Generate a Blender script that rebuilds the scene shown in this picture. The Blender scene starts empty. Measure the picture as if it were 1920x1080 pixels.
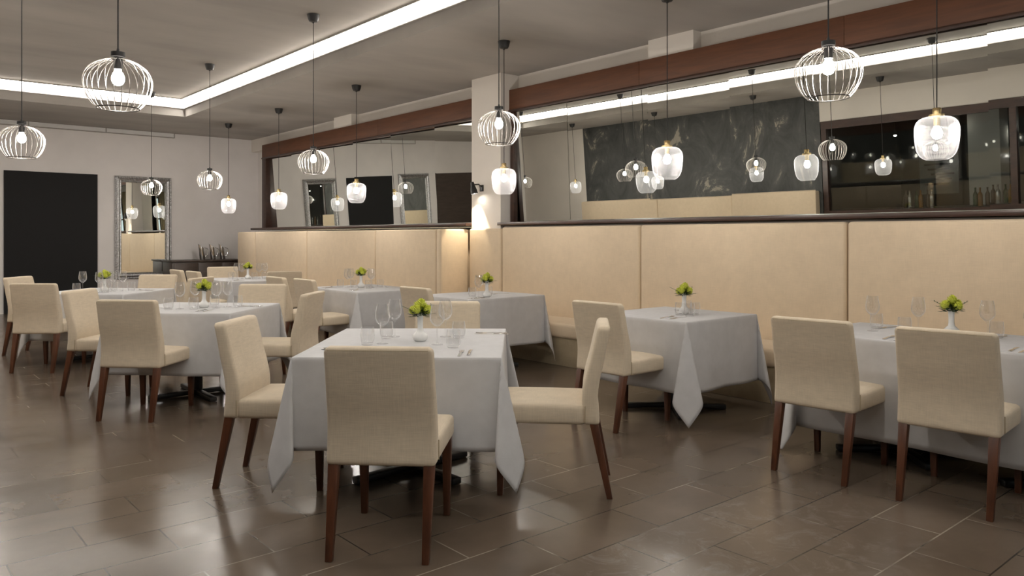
import bpy, bmesh, math, random
from mathutils import Vector, Matrix
R = math.radians
rnd = random.Random(7)
scene = bpy.context.scene
col = scene.collection

# ------------------------------------------------------------ camera, world, exposure
cam_d = bpy.data.cameras.new('camera')
cam = bpy.data.objects.new('camera', cam_d)
col.objects.link(cam)
cam.location = (0, 0, 1.36)
cam.rotation_euler = (R(90), 0, -0.7101)
cam_d.sensor_width = 36
cam_d.lens = 1448.5 / 1920 * 36
cam_d.shift_y = -94.4 / 1920
cam_d.clip_start = 0.05
scene.camera = cam

world = bpy.data.worlds.new('world')
scene.world = world
world.use_nodes = True
world.node_tree.nodes['Background'].inputs[0].default_value = (0.6, 0.7, 0.8, 1)
world.node_tree.nodes['Background'].inputs[1].default_value = 0.3

vs = scene.view_settings
vs.view_transform = 'Standard'
vs.look = 'None'
vs.gamma = 1
vs.use_curve_mapping = False
vs.exposure = 0.92
cy = scene.cycles
cy.use_denoising = True
cy.max_bounces = 10
cy.diffuse_bounces = 4
cy.glossy_bounces = 5
cy.transmission_bounces = 6
cy.transparent_max_bounces = 24
cy.caustics_reflective = False
cy.caustics_refractive = False
cy.sample_clamp_indirect = 4.0
cy.use_light_tree = True
BULB = 230.0       # radiance of a pendant bulb
COVE = 18.0         # radiance of the led cove
DAY = 0.5          # radiance of the daylit windows behind the camera

# ------------------------------------------------------------ geometry helpers
def obj(name, bm, mat, parent=None, smooth=True, sharp=40):
    me = bpy.data.meshes.new(name)
    bmesh.ops.recalc_face_normals(bm, faces=bm.faces)
    bm.to_mesh(me)
    bm.free()
    if smooth:
        for p in me.polygons:
            p.use_smooth = True
        me.set_sharp_from_angle(angle=R(sharp))
    if mat:
        me.materials.append(mat)
    o = bpy.data.objects.new(name, me)
    col.objects.link(o)
    if parent:
        o.parent = parent
    return o

def tag(o, label=None, cat=None, group=None, kind=None):
    if label: o['label'] = label
    if cat: o['category'] = cat
    if group: o['group'] = group
    if kind: o['kind'] = kind
    return o

def thing(name, label, cat, loc=(0, 0, 0), rz=0, group=None):
    o = bpy.data.objects.new(name, None)
    o.empty_display_size = 0.1
    col.objects.link(o)
    o.location = loc
    o.rotation_euler = (0, 0, rz)
    return tag(o, label, cat, group)

def dup(root, loc, rz, label, group=None, name=None):
    r = root.copy()
    col.objects.link(r)
    r.location = loc
    r.rotation_euler = (0, 0, rz)
    r['label'] = label
    if group: r['group'] = group
    for ch in list(root.children):
        c = ch.copy()
        col.objects.link(c)
        c.parent = r
        for g in ch.children:
            d = g.copy()
            col.objects.link(d)
            d.parent = c
    return r

def box(bm, x0, x1, y0, y1, z0, z1, r=0.0, seg=2, cuts=None):
    """an axis aligned box, optionally rounded; cuts = list of z heights to slice"""
    b = bmesh.new()
    vs_ = [b.verts.new((x, y, z)) for x in (x0, x1) for y in (y0, y1) for z in (z0, z1)]
    for f in ((0, 1, 3, 2), (4, 6, 7, 5), (0, 4, 5, 1), (2, 3, 7, 6), (0, 2, 6, 4), (1, 5, 7, 3)):
        b.faces.new([vs_[i] for i in f])
    if r > 0:
        bmesh.ops.bevel(b, geom=list(b.edges), offset=r, segments=seg, profile=0.5, affect='EDGES')
    if cuts:
        for z in cuts:
            bmesh.ops.bisect_plane(b, geom=list(b.verts) + list(b.edges) + list(b.faces), plane_co=(0, 0, z), plane_no=(0, 0, 1))
    me = bpy.data.meshes.new('tmp')
    b.to_mesh(me)
    b.free()
    n0 = len(bm.verts)
    bm.from_mesh(me)
    bpy.data.meshes.remove(me)
    bm.verts.ensure_lookup_table()
    return list(bm.verts)[n0:]

def lathe(bm, prof, seg=32, cx=0, cy_=0, ribs=0, amp=0.0, close=False):
    rings = []
    for (r, z) in prof:
        if r < 1e-5:
            rings.append([bm.verts.new((cx, cy_, z))])
            continue
        ring = []
        for i in range(seg):
            a = 2 * math.pi * i / seg
            rr = r * (1 + amp * math.cos(ribs * a)) if ribs else r
            ring.append(bm.verts.new((cx + rr * math.cos(a), cy_ + rr * math.sin(a), z)))
        rings.append(ring)
    for a, b in zip(rings, rings[1:]):
        for i in range(seg):
            j = (i + 1) % seg
            if len(a) == 1 and len(b) == 1:
                continue
            if len(a) == 1:
                bm.faces.new((a[0], b[i], b[j]))
            elif len(b) == 1:
                bm.faces.new((a[i], b[0], a[j]))
            else:
                bm.faces.new((a[i], b[i], b[j], a[j]))

def tube(bm, pts, r, seg=8, closed=False, r2=None):
    pts = [Vector(p) for p in pts]
    n = len(pts)
    rings = []
    up0 = None
    for k, p in enumerate(pts):
        if closed:
            t = pts[(k + 1) % n] - pts[k - 1]
        else:
            t = pts[min(k + 1, n - 1)] - pts[max(k - 1, 0)]
        t.normalize()
        if up0 is None:
            up0 = Vector((0, 0, 1)) if abs(t.z) < 0.9 else Vector((1, 0, 0))
        s = t.cross(up0)
        if s.length < 1e-4:
            s = t.cross(Vector((0, 1, 0)))
        s.normalize()
        u = s.cross(t).normalized()
        up0 = u
        rr = r if r2 is None else r + (r2 - r) * k / (n - 1)
        rings.append([bm.verts.new(p + (s * math.cos(2 * math.pi * i / seg) + u * math.sin(2 * math.pi * i / seg)) * rr) for i in range(seg)])
    m = n if closed else n - 1
    for k in range(m):
        a, b = rings[k], rings[(k + 1) % n]
        for i in range(seg):
            j = (i + 1) % seg
            bm.faces.new((a[i], a[j], b[j], b[i]))
    if not closed:
        bm.faces.new(rings[0])
        bm.faces.new(rings[-1])

def leg_bm(p0, p1, w0, w1):
    """square tapered leg from floor point p0 (width w0) to top p1 (width w1)"""
    bm = bmesh.new()
    rows = []
    for p, w in ((p0, w0), (p1, w1)):
        rows.append([bm.verts.new((p[0] + sx * w / 2, p[1] + sy * w / 2, p[2])) for sx, sy in ((-1, -1), (1, -1), (1, 1), (-1, 1))])
    for i in range(4):
        j = (i + 1) % 4
        bm.faces.new((rows[0][i], rows[0][j], rows[1][j], rows[1][i]))
    bm.faces.new(rows[0])
    bm.faces.new(rows[1])
    bmesh.ops.bevel(bm, geom=list(bm.edges), offset=0.003, segments=2, profile=0.5, affect='EDGES')
    return bm

def boxobj(name, x0, x1, y0, y1, z0, z1, mat, parent=None, r=0.0, seg=2):
    bm = bmesh.new()
    box(bm, x0, x1, y0, y1, z0, z1, r, seg)
    return obj(name, bm, mat, parent, smooth=r > 0)

def struct(name, x0, x1, y0, y1, z0, z1, mat):
    return tag(boxobj(name, x0, x1, y0, y1, z0, z1, mat), kind='structure')

# ------------------------------------------------------------ materials
def new_mat(name):
    m = bpy.data.materials.new(name)
    m.use_nodes = True
    nt = m.node_tree
    return m, nt, nt.nodes['Principled BSDF']

def N(nt, t, **kw):
    n = nt.nodes.new(t)
    for k, v in kw.items():
        if k in n.inputs.keys() if isinstance(k, str) else False:
            n.inputs[k].default_value = v
        else:
            setattr(n, k, v)
    return n

def plain(name, c, rough=0.5, metal=0.0, var=0.0, scale=8.0, bump=0.0, bscale=60.0, spec=0.5, stretch=None, sheen=0.0):
    m, nt, b = new_mat(name)
    b.inputs['Roughness'].default_value = rough
    b.inputs['Metallic'].default_value = metal
    b.inputs['Specular IOR Level'].default_value = spec
    if sheen:
        b.inputs['Sheen Weight'].default_value = sheen
    co = nt.nodes.new('ShaderNodeTexCoord')
    src = co.outputs['Object']
    if stretch:
        mp = nt.nodes.new('ShaderNodeMapping')
        mp.inputs['Scale'].default_value = stretch
        nt.links.new(src, mp.inputs[0])
        src = mp.outputs[0]
    nz = nt.nodes.new('ShaderNodeTexNoise')
    nz.inputs['Scale'].default_value = scale
    nz.inputs['Detail'].default_value = 5
    nt.links.new(src, nz.inputs['Vector'])
    rp = nt.nodes.new('ShaderNodeValToRGB')
    rp.color_ramp.elements[0].position = 0.3
    rp.color_ramp.elements[1].position = 0.7
    rp.color_ramp.elements[0].color = [x * (1 - var) for x in c] + [1]
    rp.color_ramp.elements[1].color = [min(1, x * (1 + var)) for x in c] + [1]
    nt.links.new(nz.outputs['Fac'], rp.inputs[0])
    nt.links.new(rp.outputs[0], b.inputs['Base Color'])
    if bump:
        n2 = nt.nodes.new('ShaderNodeTexNoise')
        n2.inputs['Scale'].default_value = bscale
        n2.inputs['Detail'].default_value = 4
        nt.links.new(src, n2.inputs['Vector'])
        bp = nt.nodes.new('ShaderNodeBump')
        bp.inputs['Strength'].default_value = bump
        bp.inputs['Distance'].default_value = 0.01
        nt.links.new(n2.outputs['Fac'], bp.inputs['Height'])
        nt.links.new(bp.outputs[0], b.inputs['Normal'])
    return m

def fabric(name, c, var=0.10):
    """linen: crossed fine threads plus slubs"""
    m, nt, b = new_mat(name)
    b.inputs['Roughness'].default_value = 0.85
    b.inputs['Specular IOR Level'].default_value = 0.2
    b.inputs['Sheen Weight'].default_value = 0.15
    co = nt.nodes.new('ShaderNodeTexCoord')
    outs = []
    for sc in ((300, 14, 14), (14, 14, 300), (14, 300, 14)):
        mp = nt.nodes.new('ShaderNodeMapping')
        mp.inputs['Scale'].default_value = sc
        nt.links.new(co.outputs['Object'], mp.inputs[0])
        nz = nt.nodes.new('ShaderNodeTexNoise')
        nz.inputs['Scale'].default_value = 1.0
        nz.inputs['Detail'].default_value = 2
        nt.links.new(mp.outputs[0], nz.inputs['Vector'])
        outs.append(nz.outputs['Fac'])
    a1 = nt.nodes.new('ShaderNodeMath')
    a1.operation = 'ADD'
    nt.links.new(outs[0], a1.inputs[0]); nt.links.new(outs[1], a1.inputs[1])
    a2 = nt.nodes.new('ShaderNodeMath')
    a2.operation = 'ADD'
    nt.links.new(a1.outputs[0], a2.inputs[0]); nt.links.new(outs[2], a2.inputs[1])
    big = nt.nodes.new('ShaderNodeTexNoise')
    big.inputs['Scale'].default_value = 5
    big.inputs['Detail'].default_value = 3
    nt.links.new(co.outputs['Object'], big.inputs['Vector'])
    a3 = nt.nodes.new('ShaderNodeMath')
    a3.operation = 'ADD'
    nt.links.new(a2.outputs[0], a3.inputs[0]); nt.links.new(big.outputs['Fac'], a3.inputs[1])
    mr = nt.nodes.new('ShaderNodeMapRange')
    mr.inputs['From Min'].default_value = 1.5
    mr.inputs['From Max'].default_value = 2.5
    nt.links.new(a3.outputs[0], mr.inputs['Value'])
    rp = nt.nodes.new('ShaderNodeValToRGB')
    rp.color_ramp.elements[0].color = [x * (1 - var) for x in c] + [1]
    rp.color_ramp.elements[1].color = [min(1, x * (1 + var)) for x in c] + [1]
    nt.links.new(mr.outputs[0], rp.inputs[0])
    nt.links.new(rp.outputs[0], b.inputs['Base Color'])
    bp = nt.nodes.new('ShaderNodeBump')
    bp.inputs['Strength'].default_value = 0.25
    bp.inputs['Distance'].default_value = 0.002
    nt.links.new(a2.outputs[0], bp.inputs['Height'])
    nt.links.new(bp.outputs[0], b.inputs['Normal'])
    return m

def wood(name, c0, c1, rough=0.35, axis=(1, 1, 1)):
    m, nt, b = new_mat(name)
    b.inputs['Roughness'].default_value = rough
    co = nt.nodes.new('ShaderNodeTexCoord')
    mp = nt.nodes.new('ShaderNodeMapping')
    mp.inputs['Scale'].default_value = axis
    nt.links.new(co.outputs['Object'], mp.inputs[0])
    nz = nt.nodes.new('ShaderNodeTexNoise')
    nz.inputs['Scale'].default_value = 3
    nz.inputs['Detail'].default_value = 8
    nz.inputs['Roughness'].default_value = 0.6
    nz.inputs['Distortion'].default_value = 0.6
    nt.links.new(mp.outputs[0], nz.inputs['Vector'])
    rp = nt.nodes.new('ShaderNodeValToRGB')
    rp.color_ramp.elements[0].position = 0.3
    rp.color_ramp.elements[1].position = 0.72
    rp.color_ramp.elements[0].color = list(c0) + [1]
    rp.color_ramp.elements[1].color = list(c1) + [1]
    nt.links.new(nz.outputs['Fac'], rp.inputs[0])
    nt.links.new(rp.outputs[0], b.inputs['Base Color'])
    return m

def emit(name, c, s):
    m = bpy.data.materials.new(name)
    m.use_nodes = True
    nt = m.node_tree
    nt.nodes.clear()
    o = nt.nodes.new('ShaderNodeOutputMaterial')
    e = nt.nodes.new('ShaderNodeEmission')
    e.inputs[0].default_value = list(c) + [1]
    e.inputs[1].default_value = s
    nt.links.new(e.outputs[0], o.inputs[0])
    return m

def thin_glass(name, tint=(0.97, 0.98, 0.98), frost_rim_light=0.0, rough=0.02, boost=1.0, base=0.06, fpow=1.5, fbase=0.25):
    """thin clear glass: see-through with a fresnel reflection, no bending of rays"""
    m = bpy.data.materials.new(name)
    m.use_nodes = True
    nt = m.node_tree
    nt.nodes.clear()
    o = nt.nodes.new('ShaderNodeOutputMaterial')
    tr = nt.nodes.new('ShaderNodeBsdfTransparent')
    tr.inputs[0].default_value = list(tint) + [1]
    gl = nt.nodes.new('ShaderNodeBsdfGlossy')
    gl.inputs['Roughness'].default_value = rough
    lw = nt.nodes.new('ShaderNodeLayerWeight')
    lw.inputs['Blend'].default_value = 0.5
    pw = nt.nodes.new('ShaderNodeMath')
    pw.operation = 'POWER'
    pw.inputs[1].default_value = 3.5
    nt.links.new(lw.outputs['Facing'], pw.inputs[0])
    mu = nt.nodes.new('ShaderNodeMath')
    mu.operation = 'MULTIPLY_ADD'
    mu.use_clamp = True
    mu.inputs[1].default_value = 0.5 * boost
    mu.inputs[2].default_value = base
    nt.links.new(pw.outputs[0], mu.inputs[0])
    mx = nt.nodes.new('ShaderNodeMixShader')
    nt.links.new(mu.outputs[0], mx.inputs[0])
    see = tr.outputs[0]
    if frost_rim_light:  # white scatter: milky ribbed glass, painted rim highlights on clear stemware
        tl = nt.nodes.new('ShaderNodeBsdfTranslucent')
        tl.inputs[0].default_value = (0.95, 0.95, 0.97, 1)
        df = nt.nodes.new('ShaderNodeBsdfDiffuse')
        df.inputs[0].default_value = (0.9, 0.9, 0.92, 1)
        m0 = nt.nodes.new('ShaderNodeMixShader')
        m0.inputs[0].default_value = 0.35
        nt.links.new(tl.outputs[0], m0.inputs[1]); nt.links.new(df.outputs[0], m0.inputs[2])
        m1 = nt.nodes.new('ShaderNodeMixShader')
        fm = nt.nodes.new('ShaderNodeMath')
        fm.operation = 'MULTIPLY_ADD'
        fm.use_clamp = True
        fm.inputs[1].default_value = frost_rim_light
        fm.inputs[2].default_value = frost_rim_light * fbase
        pw2 = nt.nodes.new('ShaderNodeMath')
        pw2.operation = 'POWER'
        pw2.inputs[1].default_value = fpow
        nt.links.new(lw.outputs['Facing'], pw2.inputs[0])
        nt.links.new(pw2.outputs[0], fm.inputs[0])
        nt.links.new(fm.outputs[0], m1.inputs[0])
        nt.links.new(see, m1.inputs[1]); nt.links.new(m0.outputs[0], m1.inputs[2])
        see = m1.outputs[0]
    nt.links.new(see, mx.inputs[1])
    nt.links.new(gl.outputs[0], mx.inputs[2])
    nt.links.new(mx.outputs[0], o.inputs[0])
    return m

def mirror_mat(name, c):
    m = bpy.data.materials.new(name)
    m.use_nodes = True
    nt = m.node_tree
    nt.nodes.clear()
    o = nt.nodes.new('ShaderNodeOutputMaterial')
    g = nt.nodes.new('ShaderNodeBsdfGlossy')
    g.inputs[0].default_value = list(c) + [1]
    g.inputs['Roughness'].default_value = 0.004
    nt.links.new(g.outputs[0], o.inputs[0])
    return m

def floor_mat():
    m, nt, b = new_mat('stone_tiles')
    co = nt.nodes.new('ShaderNodeTexCoord')
    mp = nt.nodes.new('ShaderNodeMapping')
    mp.inputs['Location'].default_value = (-0.5, -0.205, 0)
    nt.links.new(co.outputs['Object'], mp.inputs[0])
    br = nt.nodes.new('ShaderNodeTexBrick')
    br.offset = 0.5
    br.inputs['Scale'].default_value = 1
    br.inputs['Brick Width'].default_value = 0.6
    br.inputs['Row Height'].default_value = 0.3
    br.inputs['Mortar Size'].default_value = 0.0035
    br.inputs['Mortar Smooth'].default_value = 0.1
    br.inputs['Color1'].default_value = (0.112, 0.085, 0.062, 1)
    br.inputs['Color2'].default_value = (0.136, 0.103, 0.076, 1)
    gn = nt.nodes.new('ShaderNodeTexNoise')
    gn.inputs['Scale'].default_value = 1.7
    gn.inputs['Detail'].default_value = 3
    nt.links.new(co.outputs['Object'], gn.inputs['Vector'])
    gr = nt.nodes.new('ShaderNodeValToRGB')
    gr.color_ramp.elements[0].position = 0.5
    gr.color_ramp.elements[0].color = (0.030, 0.024, 0.018, 1)
    gr.color_ramp.elements[1].position = 0.6
    gr.color_ramp.elements[1].color = (0.28, 0.24, 0.185, 1)  # paler joint stretches imitate grout lines catching the light
    nt.links.new(gn.outputs['Fac'], gr.inputs[0])
    nt.links.new(gr.outputs[0], br.inputs['Mortar'])
    nt.links.new(mp.outputs[0], br.inputs['Vector'])
    # cloudy stone variation
    nz = nt.nodes.new('ShaderNodeTexNoise')
    nz.inputs['Scale'].default_value = 2.2
    nz.inputs['Detail'].default_value = 7
    nz.inputs['Roughness'].default_value = 0.6
    nt.links.new(co.outputs['Object'], nz.inputs['Vector'])
    r1 = nt.nodes.new('ShaderNodeMapRange')
    r1.inputs['From Min'].default_value = 0.3
    r1.inputs['From Max'].default_value = 0.7
    r1.inputs['To Min'].default_value = 0.88
    r1.inputs['To Max'].default_value = 1.12
    nt.links.new(nz.outputs['Fac'], r1.inputs['Value'])
    vm = nt.nodes.new('ShaderNodeVectorMath')
    vm.operation = 'SCALE'
    nt.links.new(br.outputs['Color'], vm.inputs[0])
    nt.links.new(r1.outputs[0], vm.inputs['Scale'])
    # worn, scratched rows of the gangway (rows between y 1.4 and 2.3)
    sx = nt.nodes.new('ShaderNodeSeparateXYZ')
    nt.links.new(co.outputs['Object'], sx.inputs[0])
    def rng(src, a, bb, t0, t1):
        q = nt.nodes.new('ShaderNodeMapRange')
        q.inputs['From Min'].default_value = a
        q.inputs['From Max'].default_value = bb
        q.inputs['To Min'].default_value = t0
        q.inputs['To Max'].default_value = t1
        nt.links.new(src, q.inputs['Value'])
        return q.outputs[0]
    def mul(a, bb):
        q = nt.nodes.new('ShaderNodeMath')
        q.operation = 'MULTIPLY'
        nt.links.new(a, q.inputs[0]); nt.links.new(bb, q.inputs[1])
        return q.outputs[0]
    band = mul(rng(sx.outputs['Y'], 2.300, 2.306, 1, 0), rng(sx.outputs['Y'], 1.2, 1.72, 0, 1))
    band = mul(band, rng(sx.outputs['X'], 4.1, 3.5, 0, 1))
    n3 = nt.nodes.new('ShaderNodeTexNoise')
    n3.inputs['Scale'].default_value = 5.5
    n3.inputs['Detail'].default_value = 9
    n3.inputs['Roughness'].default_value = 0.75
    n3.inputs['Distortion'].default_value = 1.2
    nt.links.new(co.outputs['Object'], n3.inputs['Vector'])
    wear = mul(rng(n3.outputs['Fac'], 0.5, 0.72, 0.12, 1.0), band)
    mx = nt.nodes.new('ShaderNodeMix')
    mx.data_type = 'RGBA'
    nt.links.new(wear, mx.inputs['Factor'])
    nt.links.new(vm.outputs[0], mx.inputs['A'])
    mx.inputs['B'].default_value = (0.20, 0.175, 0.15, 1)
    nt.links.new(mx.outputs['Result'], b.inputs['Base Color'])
    rr = rng(nz.outputs['Fac'], 0.3, 0.7, 0.17, 0.27)
    nt.links.new(rr, b.inputs['Roughness'])
    b.inputs['Specular IOR Level'].default_value = 0.6
    n4 = nt.nodes.new('ShaderNodeTexNoise')
    n4.inputs['Scale'].default_value = 26
    n4.inputs['Detail'].default_value = 5
    nt.links.new(co.outputs['Object'], n4.inputs['Vector'])
    iv = rng(br.outputs['Fac'], 0, 1, 1, 0)
    ad = nt.nodes.new('ShaderNodeMath')
    ad.operation = 'ADD'
    nt.links.new(iv, ad.inputs[0])
    nt.links.new(rng(n4.outputs['Fac'], 0, 1, 0, 0.01), ad.inputs[1])
    bp = nt.nodes.new('ShaderNodeBump')
    bp.inputs['Strength'].default_value = 0.35
    bp.inputs['Distance'].default_value = 0.003
    nt.links.new(ad.outputs[0], bp.inputs['Height'])
    nt.links.new(bp.outputs[0], b.inputs['Normal'])
    return m

def marble_mat():
    m, nt, b = new_mat('dark_veined_stone')
    b.inputs['Roughness'].default_value = 0.6
    co = nt.nodes.new('ShaderNodeTexCoord')
    mp = nt.nodes.new('ShaderNodeMapping')
    mp.inputs['Scale'].default_value = (1, 0.9, 0.55)
    nt.links.new(co.outputs['Object'], mp.inputs[0])
    nz = nt.nodes.new('ShaderNodeTexNoise')
    nz.inputs['Scale'].default_value = 1.6
    nz.inputs['Detail'].default_value = 10
    nz.inputs['Roughness'].default_value = 0.7
    nz.inputs['Distortion'].default_value = 1.5
    nt.links.new(mp.outputs[0], nz.inputs['Vector'])
    rp = nt.nodes.new('ShaderNodeValToRGB')
    e = rp.color_ramp.elements
    e[0].position = 0.3
    e[0].color = (0.028, 0.030, 0.030, 1)
    e[1].position = 0.55
    e[1].color = (0.075, 0.078, 0.075, 1)
    q = e.new(0.60)
    q.color = (0.10, 0.10, 0.094, 1)
    q = e.new(0.64)
    q.color = (0.32, 0.29, 0.24, 1)
    nt.links.new(nz.outputs['Fac'], rp.inputs[0])
    nt.links.new(rp.outputs[0], b.inputs['Base Color'])
    return m

M = dict(
    wall=plain('grey_plaster_wall', (0.80, 0.765, 0.745), 0.85, var=0.05, scale=1.5, bump=0.03),
    pale=plain('pale_plaster', (0.78, 0.73, 0.665), 0.85, var=0.03, scale=2, bump=0.03),
    ceil=plain('grey_trowelled_ceiling', (0.37, 0.345, 0.315), 0.8, var=0.14, scale=1.1, bump=0.05, stretch=(0.5, 1.3, 1)),
    floor=floor_mat(),
    marble=marble_mat(),
    chair=fabric('cream_linen', (0.63, 0.535, 0.405)),
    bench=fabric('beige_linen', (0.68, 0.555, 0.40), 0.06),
    base=fabric('shaded_base_linen', (0.40, 0.33, 0.22)),  # bench linen with the shade below the seat put into its colour
    seam=plain('seam_thread', (0.42, 0.34, 0.22), 0.9),
    legwood=wood('dark_red_wood', (0.055, 0.020, 0.010), (0.135, 0.048, 0.022), 0.35, (8, 8, 1)),
    beam=wood('brown_beam_wood', (0.085, 0.031, 0.012), (0.145, 0.053, 0.021), 0.55, (8, 0.7, 8)),
    darkwood=wood('dark_brown_wood', (0.030, 0.014, 0.009), (0.06, 0.026, 0.016), 0.35, (6, 1, 6)),
    cloth=plain('grey_table_linen', (0.56, 0.557, 0.562), 0.85, var=0.04, scale=14, bump=0.05, bscale=220, spec=0.2),
    black=plain('black_metal', (0.012, 0.011, 0.011), 0.45, var=0.1),
    blackmatt=plain('black_matt', (0.003, 0.003, 0.0035), 0.8, var=0.1),
    cord=plain('black_cord', (0.02, 0.018, 0.017), 0.6),
    wire=plain('brushed_wire', (0.36, 0.34, 0.32), 0.42, metal=1.0),
    darkring=plain('dark_ring_metal', (0.06, 0.055, 0.05), 0.4, metal=0.6),
    brass=plain('brass', (0.72, 0.55, 0.28), 0.25, metal=1.0, var=0.05),
    steel=plain('polished_steel', (0.72, 0.71, 0.70), 0.14, metal=1.0),
    silver=plain('silver_leaf', (0.55, 0.55, 0.56), 0.32, metal=1.0, var=0.35, scale=40, bump=0.7, bscale=55),
    vase=plain('white_porcelain', (0.80, 0.80, 0.79), 0.25, var=0.02),
    flower=plain('lime_petals', (0.62, 0.66, 0.10), 0.6, var=0.25, scale=60),
    leaf=plain('dark_leaf', (0.030, 0.065, 0.018), 0.5, var=0.3, scale=60),
    mirror=mirror_mat('mirror_silvering', (0.90, 0.92, 0.88)),
    clear=thin_glass('clear_stemware', (0.99, 0.99, 0.99), rough=0.045, boost=0.55, base=0.06, frost_rim_light=0.55, fpow=3.0, fbase=0.02),  # pale edge scatter stands in for refracted highlights along the rims
    rib=thin_glass('ribbed_glass', (0.86, 0.86, 0.88), frost_rim_light=0.07, rough=0.15, boost=0.2, base=0.006, fbase=0.28),
    pane=thin_glass('bar_window_pane', (0.75, 0.77, 0.76), boost=1.4),
    bulb=emit('lit_bulb', (1.0, 0.93, 0.84), BULB),
    cove=emit('led_strip', (1.0, 0.95, 0.88), COVE),
    reveal=plain('white_reveal_paint', (0.75, 0.73, 0.70), 0.8, var=0.02),
    day=emit('daylit_window', (0.80, 0.93, 0.95), DAY),
    spot=emit('lit_spot', (1.0, 0.92, 0.82), 30.0),
    curtain=plain('beige_curtain', (0.50, 0.42, 0.28), 0.9, var=0.08, scale=3),
    dark=plain('bar_dark_wall', (0.030, 0.032, 0.030), 0.6, var=0.2, scale=2),
    paper=plain('poster_paper', (0.35, 0.37, 0.36), 0.7, var=0.05),
    console=wood('console_wood', (0.045, 0.032, 0.026), (0.075, 0.054, 0.044), 0.4, (1, 6, 6)),
    amber=plain('amber_glass', (0.30, 0.13, 0.02), 0.15),
    green=plain('green_glass', (0.02, 0.07, 0.03), 0.12),
    yellow=plain('yellow_card', (0.65, 0.45, 0.05), 0.5),
    vent=plain('white_vent', (0.85, 0.84, 0.82), 0.5),
)

# ------------------------------------------------------------ room shell
XW, XN, XO = 6.75, 6.60, -1.65          # mirror-niche wall, upper bulkhead, opposite wall
YB, YR = 16.3, -6.5                     # back wall, rear wall
ZC, ZT = 3.46, 3.76                     # soffit, tray ceiling
TX0, TX1, TY0, TY1 = 0.38, 4.45, -4.0, 13.9

struct('floor', XO - 4.2, XW + .2, YR - .2, YB + .2, -0.1, 0, M['floor'])
bm = bmesh.new()
box(bm, TX1, XW + .2, YR - .2, YB + .2, ZC, ZT + .1)
box(bm, XO - 4.2, TX0, YR - .2, YB + .2, ZC, ZT + .1)
box(bm, TX0, TX1, TY1, YB + .2, ZC, ZT + .1)
box(bm, TX0, TX1, YR - .2, TY0, ZC, ZT + .1)
box(bm, TX0, TX1, TY0, TY1, ZT, ZT + .1)
tag(obj('ceiling', bm, M['ceil'], smooth=False), kind='structure')
struct('wall_right', XW, XW + .15, YR, YB, 0, ZC, M['wall'])
struct('wall_back', XO - 4, XW, YB, YB + .15, 0, ZC, M['wall'])
struct('wall_rear', XO - 4, XW, YR - .15, YR, 0, ZC, M['wall'])
# opposite wall: stone cladding, plain end, bar front opening below a white band
struct('wall_left', XO - .15, XO, 13.75, YB, 0, ZC, M['pale'])
struct('trim_1', XO - .15, XO, 7.4, 13.75, 0, ZC, M['marble'])
struct('trim_2', XO - .15, XO, YR, 7.4, 2.93, ZC, M['pale'])
struct('wall_bar_back', XO - 4, XO - 3.85, YR, 7.6, 0, ZC, M['dark'])
struct('wall_bar_end', XO - 4, XO - .15, 7.42, 7.6, 0, ZC, M['dark'])
# bulkhead above the mirror wall and its stub pilasters
struct('trim_3', XN, XW, YR, YB, 3.2, ZC, M['pale'])
struct('trim_4', 6.47, XN, 4.72, 5.30, 3.2, ZC, M['pale'])
struct('trim_5', 6.47, XN, 11.70, 12.32, 3.2, ZC, M['pale'])
struct('pillar_1', 6.30, XW, 7.55, 8.15, 0, ZC, M['pale'])

# led cove round the ceiling tray
t = thing('cove_light', 'bright white led strip running round the recessed ceiling tray', 'light strip')
za, zb, lw_ = 3.60, 3.735, .085
bm = bmesh.new()                         # white reveal washed by the downward facing strip
box(bm, TX1 - .006, TX1, TY0, TY1, za, zb)
box(bm, TX0, TX0 + .006, TY0, TY1, za, zb)
box(bm, TX0 + .006, TX1 - .006, TY1 - .006, TY1, za, zb)
box(bm, TX0 + .006, TX1 - .006, TY0, TY0 + .006, za, zb)
obj('white_reveal', bm, M['reveal'], t, smooth=False)
bm = bmesh.new()
def rim(bm, z0, z1, w):
    box(bm, TX1 - w, TX1, TY0, TY1, z0, z1)
    box(bm, TX0, TX0 + w, TY0, TY1, z0, z1)
    box(bm, TX0 + w, TX1 - w, TY1 - w, TY1, z0, z1)
    box(bm, TX0 + w, TX1 - w, TY0, TY0 + w, z0, z1)
rim(bm, zb, zb + .006, lw_)
obj('diffuser', bm, M['cove'], t, smooth=False)
bm = bmesh.new()
rim(bm, zb + .006, ZT, lw_ + .012)
rim(bm, za - .008, za, .04)
obj('channel_lip', bm, M['ceil'], t, smooth=False)

# long air vent high on the back wall
t = thing('air_vent', 'long slim white air vent high on the back wall', 'vent', (0, YB, 0))
bm = bmesh.new()
box(bm, 1.2, 5.0, -.07, 0, 3.365, 3.377)
box(bm, 1.2, 5.0, -.02, 0, 3.377, 3.455)
for x in (1.2, 2.46, 3.73, 4.98):
    box(bm, x, x + .02, -.065, 0, 3.377, 3.455)
obj('frame', bm, M['ceil'], t, smooth=False)
bm = bmesh.new()
for k in range(5):
    box(bm, 1.22, 4.98, -.06, -.022, 3.379 + k * .0155, 3.391 + k * .0155)
obj('slat_grille', bm, M['vent'], t, smooth=False)

# black doorway panel and the grey one beside it (only in the mirror)
struct('door_1', 2.10, 3.60, YB - .03, YB, 0, 2.56, M['blackmatt'])
struct('door_2', -1.2, 0.55, YB - .02, YB, 0, 2.60, M['console'])

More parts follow.
